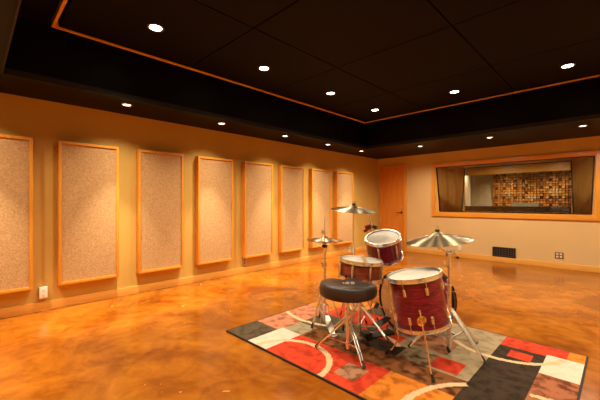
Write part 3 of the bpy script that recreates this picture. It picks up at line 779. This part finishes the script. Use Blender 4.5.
e = hp+fdir*.235
bm = B(); box(bm, (e.x-.03, e.y-.03, F0), (e.x+.03, e.y+.03, F0+.032)); obj('heel_plate', bm, M['steel'], hh_, bevel=.004)
rod(hh_, 'base_rod', [hp+fdir*.22+Vector((0, 0, F0+.008)), hp-fdir*.05+Vector((0, 0, F0+.05))], .004, M['steel'], 8)
fr = B(); 
for k in (-1, 1): tube(fr, [hc+fs*.035*k+Vector((0, 0, F0+.02)), hc+fs*.035*k+Vector((0, 0, .22))], .006, 8)
tube(fr, [hc+fs*.035+Vector((0, 0, .22)), hc-fs*.035+Vector((0, 0, .22))], .007, 8); obj('pedal_frame', fr, M['chrome'], hh_)
up = Vector((0, 0, 1))
cymbal('hi_hat_cymbal', 'upper hi-hat cymbal of the bronze pair, left of the crash', (hc.x, hc.y, HZ+.004), (RT*.02+up), .172, .042, .020, .015)
cymbal('hi_hat_cymbal', 'lower hi-hat cymbal, turned upside down beneath its partner on the stand', (hc.x, hc.y, HZ-.003), (-RT*.02-up), .172, .042, .020, .013)

# ------------------------------------------------------------------ crash
kc = cf(.517, 3.15); KZ = 1.116
cs = thing('crash_stand', 'tall chrome straight stand under the crash cymbal behind the snare', 'stand', loc=(kc.x, kc.y, F0))
pole(cs, kc, .05, .52, .014, 'lower_tube'); pole(cs, kc, .48, .74, .0115, 'middle_tube'); pole(cs, kc, .70, KZ-.012, .009, 'upper_tube')
clamp(cs, (kc.x, kc.y, .52)); clamp(cs, (kc.x, kc.y, .74), r=.017, h=.05); wing(cs, (kc.x-.012, kc.y-.014, .74), (-1, -.8, 0), (0, 0, 1), 1.1)
tripod(cs, kc, .45, .14, [cf(.517-.13, 3.15-.20, F0), cf(.517+.25, 3.15+.02, F0), cf(.517-.10, 3.15+.24, F0)], tr=.007)
ka = (-FW*.12+RT*.06+up).normalized()
bm = B(); tube(bm, [Vector((kc.x, kc.y, KZ-.014)), Vector((kc.x, kc.y, KZ))+ka*.075], .004, 8); obj('top_rod', bm, M['chrome'], cs)
bm = B(); tube(bm, [Vector((kc.x, kc.y, KZ))+ka*.050, Vector((kc.x, kc.y, KZ))+ka*.066], .016, 14); obj('felt', bm, M['felt'], cs)
wing(cs, Vector((kc.x, kc.y, KZ))+ka*.066, ka, RT, .7)
cymbal('crash_cymbal', 'bronze crash cymbal held high and level in front of the last panels', Vector((kc.x, kc.y, KZ)), ka, .217, .055, .024, .026)

# ------------------------------------------------------------------ ride
pc = cf(1.19, 2.60)
rs = thing('ride_stand', 'chrome boom stand with tripod legs carrying the ride cymbal on the right', 'stand', loc=(pc.x, pc.y, F0))
pole(rs, pc, .04, .55, .0165, 'lower_tube'); pole(rs, pc, .50, .755, .0115, 'upper_tube')
clamp(rs, (pc.x, pc.y, .55), r=.022, h=.05); clamp(rs, (pc.x, pc.y, .69), r=.017, h=.05); wing(rs, Vector((pc.x, pc.y, .695))-RT*.016, -RT, up, 1.2)
tripod(rs, pc, .335, .11, [cf(1.345, 2.365, F0), cf(.875, 2.63, F0), cf(1.47, 2.71, F0)], tr=.0105)
RC = cf(1.045, 2.46, .900); ra = (-FW*.02-RT*.12+up).normalized()
tl_ = Vector((pc.x, pc.y, .785)); bd = (RC-ra*.055-tl_).normalized()
bm = B(); tube(bm, [tl_-RT*.022, tl_+RT*.022], .022, 16); obox(bm, tl_-Vector((0, 0, .035)), tl_, .026, .02); obj('tilter', bm, M['chrome'], rs)
wing(rs, tl_+RT*.022, RT, (-.3, 0, 1), 1.2)
bm = B(); tube(bm, [tl_-bd*.19, RC-ra*.055], .0075, 10); obj('boom_arm', bm, M['chrome'], rs)
bm = B(); tube(bm, [tl_-bd*.20, tl_-bd*.15], .0115, 10); obj('boom_end', bm, M['rubber'], rs)
bm = B(); tube(bm, [RC-ra*.066, RC-ra*.030], .014, 12); obj('cymbal_tilter', bm, M['chrome'], rs)
bm = B(); tube(bm, [RC-ra*.032, RC+ra*.105], .004, 8); obj('top_rod', bm, M['chrome'], rs)
bm = B(); tube(bm, [RC+ra*.0715, RC+ra*.086], .016, 14); obj('felt', bm, M['felt'], rs)
wing(rs, RC+ra*.086, ra, RT, .8)
cymbal('ride_cymbal', 'large bronze ride cymbal, the widest one, over the floor tom on the right', RC, ra, .239, .058, .024, .046, ex=1.15)

# ------------------------------------------------------------------ throne
tc_ = cf(.372, 2.52)
th = thing('drum_stool', 'padded black saddle seat drum stool with chrome tripod legs', 'stool', loc=(tc_.x, tc_.y, F0))
pole(th, tc_, .06, .34, .0155, 'lower_tube'); pole(th, tc_, .30, .47, .012, 'upper_tube'); clamp(th, (tc_.x, tc_.y, .345), r=.021, h=.045)
wing(th, Vector((tc_.x, tc_.y, .345))+RT*.02, RT-FW*.2, up, 1.1)
tripod(th, tc_, .275, .10, [cf(.128, 2.63, F0), cf(.452, 2.285, F0), cf(.55, 2.72, F0)], tr=.0075)
bm = B(); lathe(bm, [(0, .455), (.06, .455), (.075, .462), (.075, .468), (0, .468)], 24, Matrix.Translation((tc_.x, tc_.y, 0))); obj('seat_plate', bm, M['steel'], th)
nose = math.atan2((FW*.80+RT*.42).y, (FW*.80+RT*.42).x)
def seat_r(a):
    a = (a+PI) % (2*PI)-PI                      # 0 = nose
    r = .212-.020*math.cos(a)
    r -= .070*math.exp(-((abs(a)-.72)/.30)**2)  # thigh cut-outs
    r += .030*math.exp(-(a/.30)**2)
    r += .012*math.exp(-((abs(a)-1.45)/.4)**2)
    return r
bm = B(); seg = 96
levels = [(.0, .4681), (.80, .468), (.93, .472), (.985, .484), (1.0, .505), (1.0, .528), (.985, .548), (.95, .561), (.88, .568), (.72, .570), (.5, .566), (.25, .562), (0, .561)]
rings = []
for s, z in levels:
    if s == 0: rings.append([bm.verts.new((tc_.x, tc_.y, z))]); continue
    rg = []
    for k in range(seg):
        a = 2*PI*k/seg; r = seat_r(a)*s
        # back rises a little, nose drops a little
        zz = z+(.007 if z > .47 else 0)-(.010*math.cos(a)*s if z > .5 else 0)
        rg.append(bm.verts.new((tc_.x+math.cos(a+nose)*r, tc_.y+math.sin(a+nose)*r, zz)))
    rings.append(rg)
for A, Bq in zip(rings[:-1], rings[1:]):
    for k in range(seg):
        j = (k+1) % seg
        if len(A) == 1: bm.faces.new((A[0], Bq[j], Bq[k]))
        elif len(Bq) == 1: bm.faces.new((A[k], A[j], Bq[0]))
        else: bm.faces.new((A[k], A[j], Bq[j], Bq[k]))
seat = obj('seat_cushion', bm, M['blackvinyl'], th, smooth=60)
# small pale maker's mark printed on top of the cushion: pale strokes as in the photograph
bm = B(); lc = tc_-FW*.045+RT*.005
def stroke(u0, v0, u1, v1):
    p0 = lc+RT*u0+FW*v0; p1 = lc+RT*u1+FW*v1; z = .5725
    obox(bm, (p0.x, p0.y, z), (p1.x, p1.y, z), .006, .0065)
for k in range(5):                    # the lettering is too small to read in the photograph: upright strokes, some closed
    u = -.044+k*.020
    stroke(u, 0, u, .042)
    if k in (1, 3): stroke(u, .042, u+.013, .042); stroke(u, 0, u+.013, 0); stroke(u+.013, .042, u+.013, 0)
    if k == 0: stroke(u, 0, u+.012, 0)
o = obj('printed_mark', bm, M['print'], th, smooth=0); o['label'] = 'small pale lettering on the seat top'

# ------------------------------------------------------------------ bass drum pedal
pp = bc-a2*.035; pp.z = F0; side = Vector((-a2.y, a2.x, 0))
kp = thing('kick_pedal', 'black bass drum pedal with chrome beater in front of the batter head', 'pedal', loc=(pp.x, pp.y, F0))
def P(d_, s_, z_): q = pp-a2*d_+side*s_; return Vector((q.x, q.y, F0+z_))
bm = B(); prism(bm, [(P(d_, s_, 0).x, P(d_, s_, 0).y) for d_, s_ in ((.03, -.05), (.03, .05), (.36, .042), (.36, -.042))], F0+.001, F0+.010); obj('base_plate', bm, M['rubber'], kp, smooth=0)
bm = B(); rows = []
for d_, z, w_ in ((.07, .135, .028), (.13, .115, .040), (.24, .075, .045), (.285, .055, .042)):
    rows.append([bm.verts.new(P(d_, k*w_, z+e)) for e in (0, .007) for k in (-1, 1)])
for A, Bq in zip(rows[:-1], rows[1:]):
    for i0, i1 in ((0, 1), (1, 3), (3, 2), (2, 0)): bm.faces.new((A[i0], A[i1], Bq[i1], Bq[i0]))
bm.faces.new((rows[0][0], rows[0][1], rows[0][3], rows[0][2])); bm.faces.new((rows[-1][0], rows[-1][1], rows[-1][3], rows[-1][2]))
obj('footboard', bm, M['rubber'], kp)
bm = B(); obox(bm, P(.29, 0, .03), P(.36, 0, .03), .085, .044); obj('heel_plate', bm, M['rubber'], kp, smooth=0)
bm = B()
for s in (-1, 1): obox(bm, P(.05, s*.055, .006), P(.06, s*.055, .20), .016, .012)
tube(bm, [P(.06, -.055, .195), P(.06, .055, .195)], .007, 10); obj('pedal_frame', bm, M['chrome'], kp)
bm = B(); tube(bm, [P(.06, 0, .195), P(.20, 0, .265)], .0045, 8); obj('beater_shaft', bm, M['chrome'], kp)
bm = B(); tube(bm, [P(.195, 0, .285), P(.225, 0, .245)], .017, 16); obj('beater_head', bm, M['felt'], kp)
bm = B(); tube(bm, [P(.075, 0, .135), P(.072, 0, .175)], .004, 6); tube(bm, [P(.06, -.055, .03), P(.06, -.075, .17)], .006, 8); obj('spring_and_chain', bm, M['steel'], kp)

# ------------------------------------------------------------------ camera, world, view
cam = bpy.data.cameras.new('camera'); co = bpy.data.objects.new('camera', cam); C.objects.link(co)
co.location = (0, 0, CAM_H); co.rotation_euler = (PI/2, 0, math.atan2(-FW.x, FW.y))
cam.sensor_width = 36; cam.lens = 36*326/600; cam.shift_y = 2.5/600; cam.clip_start = .02
sc.camera = co
w = bpy.data.worlds.new('world'); w.use_nodes = True; sc.world = w
w.node_tree.nodes['Background'].inputs[0].default_value = (.02, .014, .01, 1); w.node_tree.nodes['Background'].inputs[1].default_value = .3
sc.view_settings.view_transform = 'Standard'; sc.view_settings.look = 'None'; sc.view_settings.gamma = 1
sc.view_settings.use_curve_mapping = False; sc.view_settings.exposure = -0.18
sc.cycles.max_bounces = 8; sc.cycles.diffuse_bounces = 5; sc.cycles.sample_clamp_indirect = 4.
sc.cycles.use_denoising = True
sc.cycles.caustics_reflective = False; sc.cycles.caustics_refractive = False
